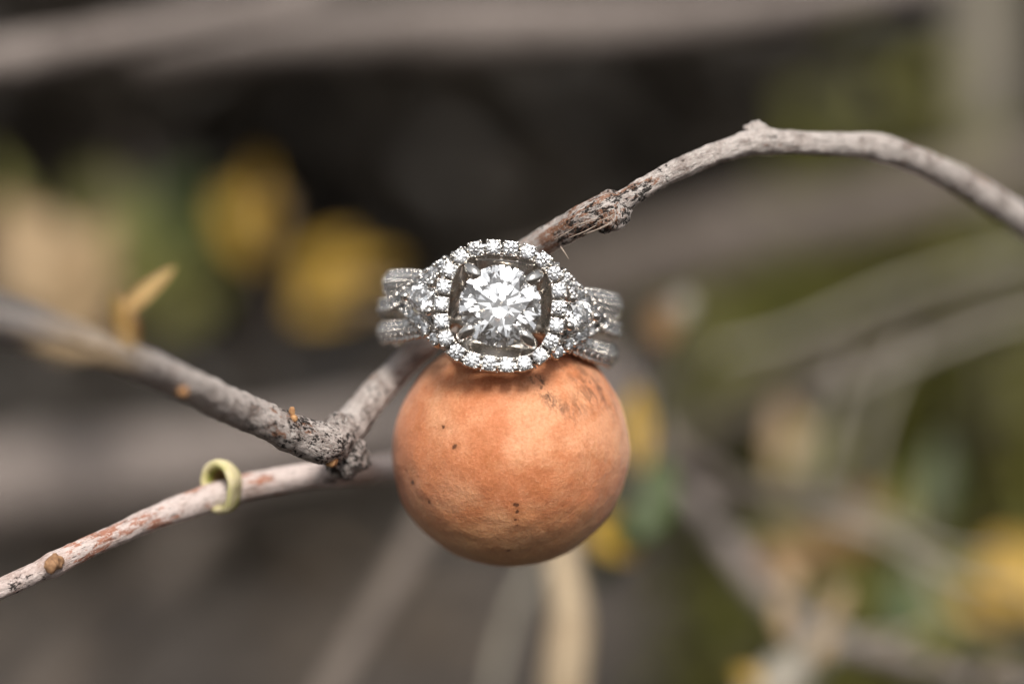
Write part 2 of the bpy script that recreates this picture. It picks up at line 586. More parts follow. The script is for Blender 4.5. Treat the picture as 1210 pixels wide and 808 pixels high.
# strands of the braided band: (x, height on screen) in mm for the side at +x
def base_y(x, lift):
    x = min(abs(x), 10.38)
    t = min(1, max(0, (9.2 - x) / 4.2))
    return -math.sqrt(10.4 ** 2 - x * x) - lift * t * t * (3 - 2 * t)

def strand_path(xs, lift, sgn, tail):
    out = []
    n = len(xs)
    for i, (x, h) in enumerate(xs):
        y = base_y(x, lift)
        if not tail and i >= n - 2:
            y += 0.35 * (i - n + 3)                 # dives below the strand that crosses it
        out.append((sgn * x, y, h + (y - HEADY) * math.sin(-TILT)))
    if tail:                                        # carries on round the back of the finger hole
        h_end = out[-1][2]
        for a in (100, 112, 124):
            out.append((sgn * 10.4 * math.sin(R(a)), -10.4 * math.cos(R(a)), h_end + (a - 90) * 0.004))
    return out

STRANDS = [
    ('upper_back', [(5.2, 1.35), (6.2, 1.4), (7.2, 1.4), (8.3, 1.4), (9.3, 1.3), (10.0, 1.2), (10.38, 1.1)], 0.3, 1.8, True),
    ('lower_back', [(5.4, -2.0), (6.3, -2.25), (7.2, -2.5), (8.3, -2.8), (9.3, -3.0), (10.0, -3.1), (10.38, -3.1)], 0.2, 1.6, True),
    ('lower_arm', [(4.7, -3.6), (5.5, -2.9), (6.4, -2.1), (7.3, -1.45), (8.1, -0.85), (8.8, -0.35)], 0.9, 1.25, False),
    ('upper_arm', [(4.6, 3.4), (5.3, 2.8), (6.2, 2.05), (7.1, 1.3), (7.9, 0.5), (8.6, -0.15), (9.3, -0.6), (10.0, -0.85), (10.38, -0.92)], 1.1, 1.35, True),
]
def rrect(w, t, n=4):
    return [(w / 2, -t), (w / 2, -0.15), (w * 0.42, 0), (-w * 0.42, 0), (-w / 2, -0.15), (-w / 2, -t), (-w * 0.3, -t - 0.15), (w * 0.3, -t - 0.15)]

def frames(path):
    n = len(path)
    C = [Vector(p[:3]) for p in path]
    out = []
    for i in range(n):
        t = (C[min(i + 1, n - 1)] - C[max(i - 1, 0)]).normalized()
        o = Vector((C[i].x, C[i].y * 1.0, 0)).normalized()
        o = (o - t * o.dot(t)).normalized()
        out.append((C[i], t, o, o.cross(t)))
    return out

BEADS = {}
def bead_cell(wid):
    """little grains of metal that hold the two rows of stones"""
    if wid not in BEADS:
        bm = bmesh.new()
        for x, y, z, r in ((0.46, 0.50, -0.36, 0.20), (0.46, -0.50, -0.36, 0.20), (0.46, 0.26, -0.02, 0.15), (0.46, -0.26, -0.02, 0.15), (0.0, 0.0, 0.04, 0.19), (0.46, 0.0, 0.0, 0.14), (0.0, 0.53, -0.46, 0.18), (0.0, -0.53, -0.46, 0.18)):
            bmesh.ops.create_icosphere(bm, subdivisions=2, radius=r * MM, matrix=Matrix.Translation((x * MM, y * wid * MM, z * MM)))
        BEADS[wid] = bm_mesh('bead_row', bm)
    return BEADS[wid]

for sgn in (-1, 1):
    for nm, xs, lift, wid, tail in STRANDS:
        sp = catmull(strand_path(xs, lift, sgn, tail), 0.2)
        fr = frames(sp)
        if nm.endswith('_back'):                # rounded strand for the double row
            sec = [(wid * 0.5 * math.cos(R(q)), 0.30 + 0.75 * math.sin(R(q)) - 0.75) for q in (-12, 15, 40, 65, 90, 115, 140, 165, 192)] + [(-wid * 0.3, -1.35), (wid * 0.3, -1.35)]
        else:
            sec = rrect(wid * 0.62, 0.95)
        verts, faces = [], []
        for (c, t, o, b) in fr:
            for sb, so in sec:
                verts.append((c + b * sb + o * (so - 0.55)) * MM)
        m = len(sec)
        for i in range(len(fr) - 1):
            for k in range(m):
                k2 = (k + 1) % m
                faces.append((i * m + k, i * m + k2, (i + 1) * m + k2, (i + 1) * m + k))
        faces.append(tuple(range(m))[::-1]); faces.append(tuple((len(fr) - 1) * m + k for k in range(m)))
        bmx = bmesh.new()
        me0 = mesh_from('band_strand', verts, faces)
        bmx.from_mesh(me0)
        so_ = link('band_strand', bm_mesh('band_strand', bmx), METAL, ring)
        bpy.data.meshes.remove(me0)
        # stones along it
        pave = nm.endswith('_back')
        cell_s = 0.92 if pave else 1.22
        if not pave:
            seat_b = seat_mesh((cell_s - 0.07) * MM, wid * 0.92 * MM, 0.52 * MM, 0.62 * MM, 0.22 * MM)
        acc, nxt = 0.0, cell_s * (0.5 if nm != 'upper_arm' else 0.35)
        for i in range(1, len(fr)):
            acc += (fr[i][0] - fr[i - 1][0]).length
            if acc >= nxt:
                nxt += cell_s
                c, t, o, b = fr[i]
                if c.y > 2.5 or (not tail and i > len(fr) - 4):
                    break
                y3 = o.cross(t)
                mm = Matrix(((t.x, y3.x, o.x, c.x * MM), (t.y, y3.y, o.y, c.y * MM), (t.z, y3.z, o.z, c.z * MM), (0, 0, 0, 1)))
                if pave:
                    put(link('bead_row', bead_cell(wid), METAL, so_), mm)
                    for sd in (-1, 1):
                        put(link('band_diamond', small_gem, DIAMOND, so_),
                            mm @ Matrix.Translation((0, sd * wid * 0.27 * MM, -0.10 * MM)) @ Matrix.Rotation(-sd * R(24 + random.uniform(-6, 6)), 4, 'X') @ Matrix.Rotation(random.uniform(0, 3), 4, 'Z') @ Matrix.Scale(0.76, 4))
                else:
                    put(link('seat', seat_b, METAL, so_), mm)
                    put(link('band_diamond', small_gem, DIAMOND, so_),
                        mm @ Matrix.Translation((0, 0, 0.12 * MM)) @ Matrix.Rotation(random.uniform(-0.1, 0.1), 4, 'X') @ Matrix.Rotation(random.uniform(0, 3), 4, 'Z') @ Matrix.Scale(0.92, 4))

# plain shank: inner sleeve all round
def shank():
    bm = bmesh.new()
    n = 128
    sec = [(9.15, 0.45), (9.15, -0.45), (8.6, -0.6), (8.45, 0), (8.6, 0.6)]
    rows = []
    for i in range(n + 1):
        a = R(58) + R(244) * i / n                   # open at the front, below the head
        back = max(0.0, min(1.0, (-math.cos(a) - 0.25) / 0.6))
        hc = -0.6 + (9 * -math.cos(a) - HEADY) * math.sin(-TILT)
        row = []
        for rr, h in sec:
            rr2 = rr + (0.75 * back if rr > 9 else 0)
            row.append(bm.verts.new((rr2 * math.sin(a) * MM, -rr2 * math.cos(a) * MM, (hc + h * (1 + 3.2 * back)) * MM)))
        rows.append(row)
    m = len(sec)
    for i in range(n):
        for k in range(m):
            bm.faces.new((rows[i][k], rows[i][(k + 1) % m], rows[i + 1][(k + 1) % m], rows[i + 1][k]))
    bm.faces.new(rows[0]); bm.faces.new(rows[-1])
    return bm_mesh('shank', bm)
link('shank', shank(), METAL, ring)

# side stones with three bead claws each
for sgn in (-1, 1):
    x, h = 6.55 * sgn, 0.05
    y = -10.35
    z = h + (y - HEADY) * math.sin(-TILT)
    o = Vector((sgn * math.sin(R(26)), -math.cos(R(26)), 0))
    yv = Vector((0, 0, 1))
    xv = yv.cross(o)
    c = Vector((x, y, z))
    m = Matrix(((xv.x, yv.x, o.x, c.x * MM), (xv.y, yv.y, o.y, c.y * MM), (xv.z, yv.z, o.z, c.z * MM), (0, 0, 0, 1)))
    st = link('side_stone', brilliant('side_stone', 1.36 * MM), DIAMOND, ring)
    put(st, m @ Matrix.Rotation(R(12), 4, 'Z'))
    # collar below the stone
    bm = bmesh.new()
    rows = []
    for rr, zz in ((1.12, -0.2), (1.2, -0.35), (0.85, -1.9), (0.6, -1.9), (0.95, -0.3)):
        rows.append([bm.verts.new((rr * MM * math.cos(2 * math.pi * i / 32), rr * MM * math.sin(2 * math.pi * i / 32), zz * MM)) for i in range(32)])
    for r_ in range(5):
        for i in range(32):
            j = (i + 1) % 32
            bm.faces.new((rows[r_][i], rows[r_][j], rows[(r_ + 1) % 5][j], rows[(r_ + 1) % 5][i]))
    col_ = link('stone_collar', bm_mesh('stone_collar', bm), METAL, ring)
    put(col_, m)
    for a in ((0 if sgn > 0 else 180), (128 if sgn > 0 else 52), (232 if sgn > 0 else 308)):
        cc, ss = math.cos(R(a)), math.sin(R(a))
        pth = [(q * cc * MM, q * ss * MM, w * MM, e * MM) for q, w, e in
               ((0.95, -1.8, 0.25), (1.40, -0.6, 0.28), (1.52, 0.1, 0.36), (1.46, 0.38, 0.42), (1.38, 0.60, 0.34), (1.34, 0.72, 0.08))]
        pr = link('prong', tube('prong', catmull(pth, 0.12 * MM), 14), METAL, ring)
        put(pr, m)

# ------------------------------------------------------------------ the gall
def build_gall():
    zc = 10.5
    c = P(604, 530, zc)
    rad = RAD(280, zc)
    bm = bmesh.new()
    bmesh.ops.create_icosphere(bm, subdivisions=6, radius=rad)
    for v in bm.verts:
        d = v.co.normalized()
        k = 1 + 0.022 * fbm(d + Vector((3, 1, 7)), 1.2) + 0.006 * fbm(d, 4.0) + 0.0022 * fbm(d, 13) + 0.0008 * fbm(d, 40)
        v.co = d * rad * k
    # tiny pits, given by their place on the front of the gall
    pits = [(526, 500, 3.0), (541, 522, 4.0), (491, 565, 4.2), (511, 586, 3.6), (610, 588, 3.6), (611, 595, 3.0), (609, 605, 2.6), (611, 611, 1.6), (601, 643, 2.6), (680, 532, 2.0), (505, 455, 1.8)]
    pd = []
    for (x, y, s) in pits:
        u, w = (x - 604) / 139.5, -(y - 529) / 139.5
        d = (RIGHT * u + UP * w - FWD * math.sqrt(max(0.02, 1 - u * u - w * w))).normalized()
        pd.append((d, s / 139.5))
    for v in bm.verts:
        d = v.co.normalized()
        for q, s in pd:
            a = (d - q).length
            if a < s * 5:
                v.co += d * rad * (0.006 * math.exp(-(a / (s * 2.4)) ** 2) - 0.016 * math.exp(-(a / (s * 0.9)) ** 2))
    me = bm_mesh('gall', bm)
    t = NT('gall_skin')
    co = t.n.new('ShaderNodeTexCoord').outputs['Object']
    big = t.noise(co, 150, 4, 0.55, 0.4)
    med = t.noise(co, 420, 5, 0.6)
    fine = t.noise(co, 3800, 3, 0.7)
    col = t.mix(t.ramp(big, [(0.42, 0.0), (0.60, 1.0)]), (0.52, 0.187, 0.080), (0.64, 0.295, 0.156))
    col = t.mix(t.ramp(med, [(0.50, 0.0), (0.66, 0.6)]), col, (0.42, 0.140, 0.048))
    col = t.mix(t.ramp(t.noise(co, 300, 6, 0.65), [(0.50, 0.0), (0.72, 0.5)]), col, (0.68, 0.37, 0.20))
    # ochre base of the gall, lightened in place of light bounced from below
    sx = t.n.new('ShaderNodeVectorMath'); sx.operation = 'DOT_PRODUCT'
    t.l.new(co, sx.inputs[0]); sx.inputs[1].default_value = tuple(UP / rad)
    low = t.math('ADD', sx.outputs['Value'], t.math('MULTIPLY', t.math('SUBTRACT', med, 0.5), 0.5))
    col = t.mix(t.ramp(t.math('MULTIPLY_ADD', low, -0.5, 0.5), [(0.70, 0.0), (0.97, 0.8)]), col, (0.56, 0.32, 0.14))
    col = t.mix(t.ramp(fine, [(0.30, 0.35), (0.55, 0.0)]), col, (0.30, 0.10, 0.03))
    col = t.mix(t.ramp(fine, [(0.58, 0.0), (0.80, 0.45)]), col, (0.75, 0.46, 0.28))
    # specks
    pitn = t.noise(co, 3200, 3, 0.6)
    def near(px, py, lo, hi, stretch=None):
        u, w = (px - 604) / 139.5, -(py - 529) / 139.5
        d = (RIGHT * u + UP * w - FWD * math.sqrt(max(0.02, 1 - u * u - w * w))).normalized() * rad
        n = t.n.new('ShaderNodeVectorMath'); n.operation = 'DISTANCE'
        t.l.new(co, n.inputs[0]); n.inputs[1].default_value = tuple(d)
        mr = t.n.new('ShaderNodeMapRange'); mr.interpolation_type = 'SMOOTHSTEP'
        t.l.new(t.math('ADD', n.outputs['Value'], t.math('MULTIPLY', t.math('SUBTRACT', fine, 0.5), lo * 1.3)), mr.inputs[0]) if stretch is None else t.l.new(t.math('ADD', n.outputs['Value'], t.math('MULTIPLY', t.math('SUBTRACT', pitn, 0.5), stretch)), mr.inputs[0])
        mr.inputs[1].default_value = lo; mr.inputs[2].default_value = hi
        mr.inputs[3].default_value = 1; mr.inputs[4].default_value = 0
        return mr.outputs[0]
    for (x, y, s) in pits:
        e = s / 139.5 * rad
        col = t.mix(near(x, y, e * 0.5, e * 1.0, e * 1.8), col, (0.03, 0.013, 0.007))
        col = t.mix(t.math('MULTIPLY', near(x, y, e * 0.8, e * 2.6, e * 2.0), 0.35), col, (0.30, 0.10, 0.035))
    # sooty scratches near the upper edge
    w1 = t.mapping(co, (1.0, 1.0, 0.30))
    scr = t.ramp(t.noise(w1, 1300, 4, 0.7, 0.8), [(0.44, 0.0), (0.60, 1.0)])
    for (x, y, lo, hi, k) in ((634, 446, 0.0003, 0.0012, 1.0), (641, 456, 0.0003, 0.0011, 1.0), (649, 467, 0.0003, 0.0011, 0.95), (657, 476, 0.0002, 0.0010, 0.8), (672, 482, 0.0003, 0.0016, 0.55), (690, 440, 0.0008, 0.0034, 0.65), (688, 470, 0.0003, 0.0018, 0.6), (706, 462, 0.0006, 0.0025, 0.7), (722, 474, 0.0004, 0.0022, 0.5)):
        f = t.math('MULTIPLY', t.math('MULTIPLY', near(x, y, lo, hi), scr), k * 0.8)
        col = t.mix(f, col, (0.045, 0.022, 0.012))
    h = t.math('ADD', t.math('MULTIPLY', fine, 0.35), t.math('MULTIPLY', t.noise(co, 900, 4), 0.8))
    b = t.principled(col, 0.66, t.bump(h, 0.5, 0.0004), **{'Specular IOR Level': 0.28, 'Subsurface Weight': 0.30, 'Subsurface Scale': 0.0022, 'Sheen Weight': 0.12, 'Sheen Roughness': 0.5})
    b.inputs['Subsurface Radius'].default_value = (1.0, 0.55, 0.30)
    o = link('plant_gall', me, t.m)
    o.location = c
    tag(o, 'round orange gall with black pinprick specks, hanging under the diamond ring', 'gall')
    return o, c, rad
gall, GC, GR = build_gall()

# ------------------------------------------------------------------ the branch that carries the ring
branch = empty('forked_branch', P(400, 530, 6))
tag(branch, 'sharp grey forked branch with rust patches that carries ring and gall', 'branch')
BO = branch.location.copy()

rust_spots = [(P(690, 255, 2), 5.0, 1.0), (P(650, 280, 5), 4.0, 0.9), (P(335, 480, 1), 3.2, 0.65), (P(300, 462, -1), 3.0, 0.5), (P(200, 455, -12), 2.5, 0.7), (P(98, 650, 1.2), 2.0, 1.0), (P(125, 640, 2.0), 2.0, 1.0), (P(155, 626, 3.0), 2.2, 0.9), (P(190, 612, 5), 2.0, 0.7), (P(235, 592, 7), 2.5, 0.6), (P(310, 572, 10), 2.5, 0.7)]
dark_spots = [(P(720, 262, 2), 3.6, 0.75), (P(680, 285, 3), 3.6, 0.65), (P(290, 492, -1), 4.5, 0.5), (P(345, 512, 2), 5.0, 0.42), (P(400, 530, 5), 3.5, 0.6), (P(345, 496, 1), 1.3, 0.9),
              (P(400, 555, 8), 3.5, 0.9), (P(430, 560, 10), 4.5, 0.9), (P(760, 228, 3), 2.5, 0.5), (P(790, 215, 4), 2.5, 0.4), (P(50, 680, 1), 1.6, 0.9), (P(20, 695, 1), 2.0, 0.5)]  # the spots round the fork paint its shadow with denser specks
def zones(p):
    u = sum(k * math.exp(-((p - q).length / (s * MM)) ** 2) for q, s, k in rust_spots)
    v = sum(k * math.exp(-((p - q).length / (s * MM)) ** 2) for q, s, k in dark_spots)
    return min(u, 1), min(v, 1)

def bark_disp(amp=1.0, fine=1.0):
    def f(p, a, s, r):
        d = 0.10 * r * fbm(p, 260, 3) * amp
        d += 0.085 * MM * fine * fbm(Vector((math.cos(a) * r * 1.0, math.sin(a) * r * 1.0, s * 0.3)), 2200, 3)
        d += 0.10 * MM * fine * abs(fbm(p, 1100, 3))
        return d
    return f

def px_path(pts, step=0.00025, thin=0.93):
    """pts: (px, py, z, dia_px)"""
    raw = []
    for px, py, z, dia in pts:
        v = P(px, py, z)
        raw.append((v.x, v.y, v.z, RAD(dia, z) * thin))
    return catmull(raw, step)

main = [(-120, 356, -62, 54), (-60, 366, -52, 51), (0, 379, -43, 49), (60, 394, -34, 45), (120, 413, -26, 42), (170, 431, -19, 41), (220, 454, -12, 42), (270, 478, -5, 45),
        (310, 496, -1, 46), (350, 513, 2, 50), (378, 524, 4, 54), (398, 519, 7, 52), (416, 500, 9.5, 42), (440, 470, 11.5, 38), (470, 438, 13, 37), (510, 396, 13.5, 36), (560, 346, 12.5, 34),
        (600, 313, 10.5, 33), (635, 290, 7.5, 33), (665, 273, 5, 36), (692, 258, 3.4, 38), (712, 249, 3.0, 40), (722, 245, 3.0, 39), (731, 241, 3.1, 29), (745, 232, 3.3, 26), (775, 214, 3.8, 26),
        (815, 194, 5, 26), (850, 180, 6.2, 27), (880, 171, 7.5, 30), (900, 167, 8.3, 33), (920, 168, 9, 30), (970, 170, 10.5, 29), (1020, 172, 12.5, 31), (1050, 178, 14, 34), (1090, 192, 16.5, 34),
        (1140, 217, 20, 35), (1180, 242, 23, 36), (1230, 277, 27, 36), (1300, 335, 34, 37), (1400, 420, 44, 38)]
ms = link('main_stem', tube('main_stem', px_path(main), 44, bark_disp(), zones, BO), BARK, branch)
tag(ms, 'thick grey stem with black lichen specks and rust patches')

low = [(530, 548, 62, 26), (490, 550, 48, 27), (455, 553, 33, 29), (428, 556, 20, 33), (402, 558, 13, 36), (370, 562, 12, 32), (330, 568, 12.2, 33), (290, 576, 11.5, 34), (255, 586, 10.5, 36), (225, 596, 9.4, 34), (190, 609, 7.5, 31),
       (150, 626, 5.2, 28), (110, 644, 3.4, 27), (80, 658, 2.0, 29), (62, 667, 1.4, 31), (45, 675, 1.2, 27), (10, 691, 1.0, 26), (-30, 709, 1, 26), (-90, 738, 2, 27)]
lt = link('side_twig', tube('side_twig', px_path(low), 36, bark_disp(0.9, 0.6), zones, BO), BARK_TWIG, branch)
tag(lt, 'thin pinkish twig with flaking reddish bark')

def blob(name, c, r3, mat, parent, nz=0.12, sub=3, axis=None, zn=True):
    bm = bmesh.new()
    bmesh.ops.create_icosphere(bm, subdivisions=sub, radius=1)
    q = (axis or Vector((0, 0, 1))).to_track_quat('Z', 'Y').to_matrix()
    off = Vector((random.random() * 9, random.random() * 9, random.random() * 9))
    base = []
    for v in bm.verts:
        d = v.co.copy()
        k = 1 + nz * fbm(d + off, 1.6) + nz * 0.5 * fbm(d + off, 5)
        v.co = q @ Vector((d.x * r3[0] * k, d.y * r3[1] * k, d.z * r3[2] * k)) * MM + (c - BO)
    me = bm_mesh(name, bm)
    at = me.attributes.new('bark', 'FLOAT_VECTOR', 'POINT')
    at.data.foreach_set('vector', [x for v in me.vertices for x in v.co])
    for nm, i in (('rust', 0), ('dark', 1)):
        a2 = me.attributes.new(nm, 'FLOAT', 'POINT')
        a2.data.foreach_set('value', [zones(v.co + BO)[i] if zn else 0 for v in me.vertices])
    return link(name, me, mat, parent)

ax = (P(740, 236, 3) - P(690, 262, 3)).normalized()
blob('knot', P(724, 257, 2.6), (1.15, 1.1, 1.55), BARK, branch, 0.22, 4, ax)
blob('knot', P(718, 238, 3.2), (0.9, 0.9, 1.2), BARK, branch, 0.15, 4, ax)
blob('knot', P(893, 154, 8.2), (0.75, 0.7, 1.0), BARK, branch, 0.35, 4, RIGHT)
blob('knot', P(408, 538, 8), (2.0, 1.9, 2.0), BARK, branch, 0.2, 4)
blob('knot', P(400, 505, 7), (1.3, 1.2, 1.3), BARK, branch, 0.2, 4)
blob('bud', P(345, 486, 0.0), (0.26, 0.26, 0.42), BUD, branch, 0.25, 3, UP, False)
blob('bud', P(347, 494, 0.0), (0.34, 0.30, 0.34), BUD, branch, 0.25, 3, UP, False)
blob('bud', P(392, 545, 4.3), (0.50, 0.50, 0.50), BUD, branch, 0.25, 3, UP, False)
blob('bud', P(216, 463, -14.8), (0.48, 0.48, 0.40), BUD, branch, 0.2, 3, UP, False)

# broken stub on the lower twig
def stub():
    c0, c1 = P(66, 662, 0.9), P(58, 670, -1.0)
    d = (c1 - c0)
    pth = []
    for k in range(13):
        f = k / 12
        r = (0.66 - 0.10 * f) * MM
        v = c0 + d * f
        pth.append((v.x, v.y, v.z, r))
    me = tube('twig_stub', pth, 20, lambda p, a, s, r: 0.42 * r * fbm(p, 1500, 3), None, BO)
    o = link('twig_stub', me, CUT, branch)
    tag(o, 'broken off brown stub')
stub()

# loose bark fibres by the ring
FIB = mat_plain('bark_fibre', (0.42, 0.34, 0.28), (0.26, 0.20, 0.16), 2000)
for pts_ in ([(662, 291, 3.2), (667, 298, 2.2), (672, 306, 1.5)],
             [(655, 283, 2.6), (668, 276, 1.6), (679, 269, 1.4)],
             [(672, 281, 1.8), (690, 274, 0.9), (705, 266, 0.9)],
             [(690, 277, 1.3), (706, 271, 0.5), (722, 262, 0.7)],
             [(700, 274, 1.0), (714, 268, 0.3), (731, 257, 0.6)],
             [(678, 268, 1.3), (694, 262, 0.4), (706, 258, 0.5)],
             [(706, 262, 0.4), (719, 257, 0.2), (730, 250, 0.8)]):
    raw = [(*P(x, y, z), (0.05 if k != len(pts_) - 1 else 0.02) * MM) for k, (x, y, z) in enumerate(pts_)]
    link('bark_fibre', tube('bark_fibre', catmull(raw, 0.12 * MM), 7, lambda p, a, s, r: 0.6 * r * fbm(p, 2500, 2), None, BO), FIB, branch)

# curled leaf on the lower twig: a collar that clasps the twig and opens along it, with a thick rolled lip
def collar(bm, inner):
    C0 = P(256, 577, 9.4)
    back = (RIGHT * 0.62 + FWD * 0.78 + UP * 0.05).normalized()
    e2 = (RIGHT * 0.78 - FWD * 0.62).normalized()
    e1 = back.cross(e2).normalized()
    if e1.dot(UP) < 0: e1 = -e1
    n, m = 48, 9
    def ring(t, shrink, push):
        row = []
        for i in range(n):
            a = 2 * math.pi * i / n
            da = (math.degrees(a) - 205 + 180) % 360 - 180
            db = (math.degrees(a) - 345 + 180) % 360 - 180
            wob = (1 + 0.12 * fbm(Vector((math.cos(a), math.sin(a), t * 0.5)), 1.3)) * (1 - 0.42 * math.exp(-(da / 45) ** 2)) * (1 - 0.16 * math.exp(-(db / 22) ** 2))
            k = (0.25 + 0.75 * math.cos(t * math.pi / 2)) * wob
            rx, ry = 2.25 * MM - shrink, 2.35 * MM - shrink
            row.append(bm.verts.new(C0 + e2 * (rx * math.cos(a) * k) + e1 * (ry * math.sin(a) * k) + back * (math.sin(t * math.pi / 2) * (2.2 * MM - push)) - BO))
        return row
    rows = []
    for k in range(m):
        rows.append(ring(0.97 * (1 - k / (m - 1)), 0, 0)); inner.extend([0.30 * (1 - k / (m - 1))] * n)
    rows.append(ring(-0.10, 0.35 * MM, 0)); inner.extend([0.05] * n)
    for k in range(m):
        rows.append(ring(0.97 * k / (m - 1), (0.75 - 0.35 * k / (m - 1)) * MM, 0.30 * MM)); inner.extend([0.15 + 0.8 * min(1, 2.4 * k / (m - 1))] * n)
    for r_ in range(len(rows) - 1):
        for i in range(n):
            j = (i + 1) % n
            bm.faces.new((rows[r_][i], rows[r_][j], rows[r_ + 1][j], rows[r_ + 1][i]))
    bm.faces.new(rows[0]); bm.faces.new(rows[-1])
bml, inn = bmesh.new(), []
collar(bml, inn)
mel = bm_mesh('curled_leaf', bml)
al = mel.attributes.new('inner', 'FLOAT', 'POINT')
al.data.foreach_set('value', inn)
lf = link('curled_leaf', mel, PALEGREEN, branch)
tag(lf, 'small curled pale green leaf clasping the twig')

# ------------------------------------------------------------------ leaves
def leaf_mesh(name, length, width, bend=0.25, fold=0.2, thick=0.25):
    """blade along +Y from the origin, upper face +Z, in mm"""
    bm = bmesh.new()
    n, m = 14, 6
    top, bot = [], []
    for i in range(n + 1):
        f = i / n
        w = width * max(0.03, math.sin(math.pi * (f ** 0.85)) ** 0.75)
        zc = -bend * length * f * f
        rt, rb = [], []
        for j in range(m + 1):
            u = (j / m - 0.5)
            z = zc + fold * w * abs(u) + 0.02 * width * math.sin(f * 19 + u * 5)
            p = Vector((u * w, f * length, z))
            th = thick * (1 - abs(u) * 1.6) * 0.5 + 0.03
            rt.append(bm.verts.new((p + Vector((0, 0, th))) * MM))
            rb.append(bm.verts.new((p - Vector((0, 0, th))) * MM))
        top.append(rt); bot.append(rb)
    for i in range(n):
        for j in range(m):
            bm.faces.new((top[i][j], top[i][j + 1], top[i + 1][j + 1], top[i + 1][j]))
            bm.faces.new((bot[i][j + 1], bot[i][j], bot[i + 1][j], bot[i + 1][j + 1]))
        bm.faces.new((top[i][0], top[i + 1][0], bot[i + 1][0], bot[i][0]))
        bm.faces.new((top[i + 1][m], top[i][m], bot[i][m], bot[i + 1][m]))
    for i, r_ in ((0, 1), (n, -1)):
        for j in range(m):
            f = (top[i][j], bot[i][j], bot[i][j + 1], top[i][j + 1])
            bm.faces.new(f[::r_])
    return bm_mesh(name, bm)

def add_leaf(parent, x0, y0, x1, y1, z, wpx, mat, dz=0.0, lean=0.35, name='leaf', bend=0.15, fold=0.2, label=None):
    """blade from pixel point 0 (base) to point 1 (tip) at depth z; width wpx; lean turns the face from the camera towards the sky"""
    a, b = P(x0, y0, z), P(x1, y1, z + dz)
    ln = (b - a).length / MM
    wd = wpx / PXMM * (DIST + z) / DIST
    me = leaf_mesh(name, ln, wd, bend, fold)
    o = link(name, me, mat, parent)
    yv = (b - a).normalized()
    zv = (-FWD * math.cos(lean) + UP * math.sin(lean))
    zv = (zv - yv * zv.dot(yv)).normalized()
    xv = yv.cross(zv)
    base = parent.location if parent else Vector((0, 0, 0))
    a = a - base
    o.matrix_local = Matrix(((xv.x, yv.x, zv.x, a.x), (xv.y, yv.y, zv.y, a.y), (xv.z, yv.z, zv.z, a.z), (0, 0, 0, 1)))
    if label: o['label'] = label
    return o

# small yellowed leaf bud and dry leaf on the near end of the branch
add_leaf(branch, 134, 380, 207, 323, -24, 21, TANYELLOW, 3, 0.5, 'bud_leaf', -0.12, 0.7, 'small yellowed leaf sprouting from the stem')
add_leaf(branch, 158, 410, 136, 350, -24, 28, TANYELLOW, -2, 0.4, 'bud_leaf', 0.1, 0.5)
add_leaf(branch, 172, 424, 40, 392, -44, 40, TAN, -8, 0.8, 'dry_leaf', 0.05, 0.3, 'dry tan leaf folded over the stem')

# ------------------------------------------------------------------ blurred branches behind
def far_twig(name, label, pts, mat, group=None, cat='branch', seg=20):
    o0 = P(*pts[len(pts) // 2][:3])
    me = tube(name, px_path(pts, 0.002), seg, lambda p, a, s, r: 0.16 * r * fbm(p, 60, 3), None, o0)
    o = link(name, me, mat)
    o.location = o0
    tag(o, label, cat, group)
    return o
G = 'blurred branches behind the ring'
far_twig('bare_branch', 'blurred pale branch slanting up across the upper left corner', [(-160, 98, 95, 52), (-60, 82, 100, 50), (40, 64, 108, 54), (140, 45, 115, 46), (240, 22, 122, 44), (340, -4, 130, 40), (460, -50, 140, 38)], BARK_FAR, G)
far_twig('bare_branch', 'blurred thick pinkish branch running along the top edge', [(180, 62, 190, 60), (300, 46, 175, 58), (450, 36, 165, 70), (600, 31, 160, 72), (750, 24, 160, 62), (880, 10, 165, 54), (1000, -6, 170, 46), (1120, -36, 180, 50)], BARK_FAR, G)
far_twig('bare_branch', 'broad faint brown branch rising behind the arching twig', [(560, 380, 300, 90), (700, 335, 280, 100), (850, 290, 270, 92), (1000, 255, 265, 80), (1130, 222, 270, 74), (1300, 180, 280, 70)], BARK_FAR_DULL, G)
far_twig('bare_branch', 'broad faint mauve branch lying level behind the lower left twig', [(-160, 590, 220, 120), (0, 575, 215, 125), (150, 560, 210, 115), (300, 535, 215, 92), (450, 508, 225, 76), (600, 480, 240, 66), (720, 455, 250, 60)], BARK_FAR, G)
far_twig('bare_branch', 'blurred mauve stem slanting down behind the gall to the bottom edge', [(560, 520, 130, 30), (505, 615, 118, 36), (455, 705, 110, 40), (400, 800, 102, 44), (340, 910, 96, 46)], BARK_FAR_DULL, G)
far_twig('bare_branch', 'very faint stem slanting to the bottom edge below the pinkish twig', [(260, 590, 260, 48), (190, 680, 250, 54), (110, 770, 240, 58), (20, 870, 235, 60)], BARK_FAR_DULL, G)
cv = far_twig('bare_branch', 'mauve branch slanting from beside the gall to the lower right corner', [(690, 400, 170, 22), (745, 475, 150, 32), (785, 532, 136, 36), (828, 596, 122, 32), (868, 655, 112, 37), (918, 716, 104, 33), (975, 752, 98, 36), (1060, 780, 92, 26), (1130, 797, 88, 28), (1220, 812, 84, 22), (1340, 840, 82, 22)], BARK_FAR, G)
rt = random.Random(5)
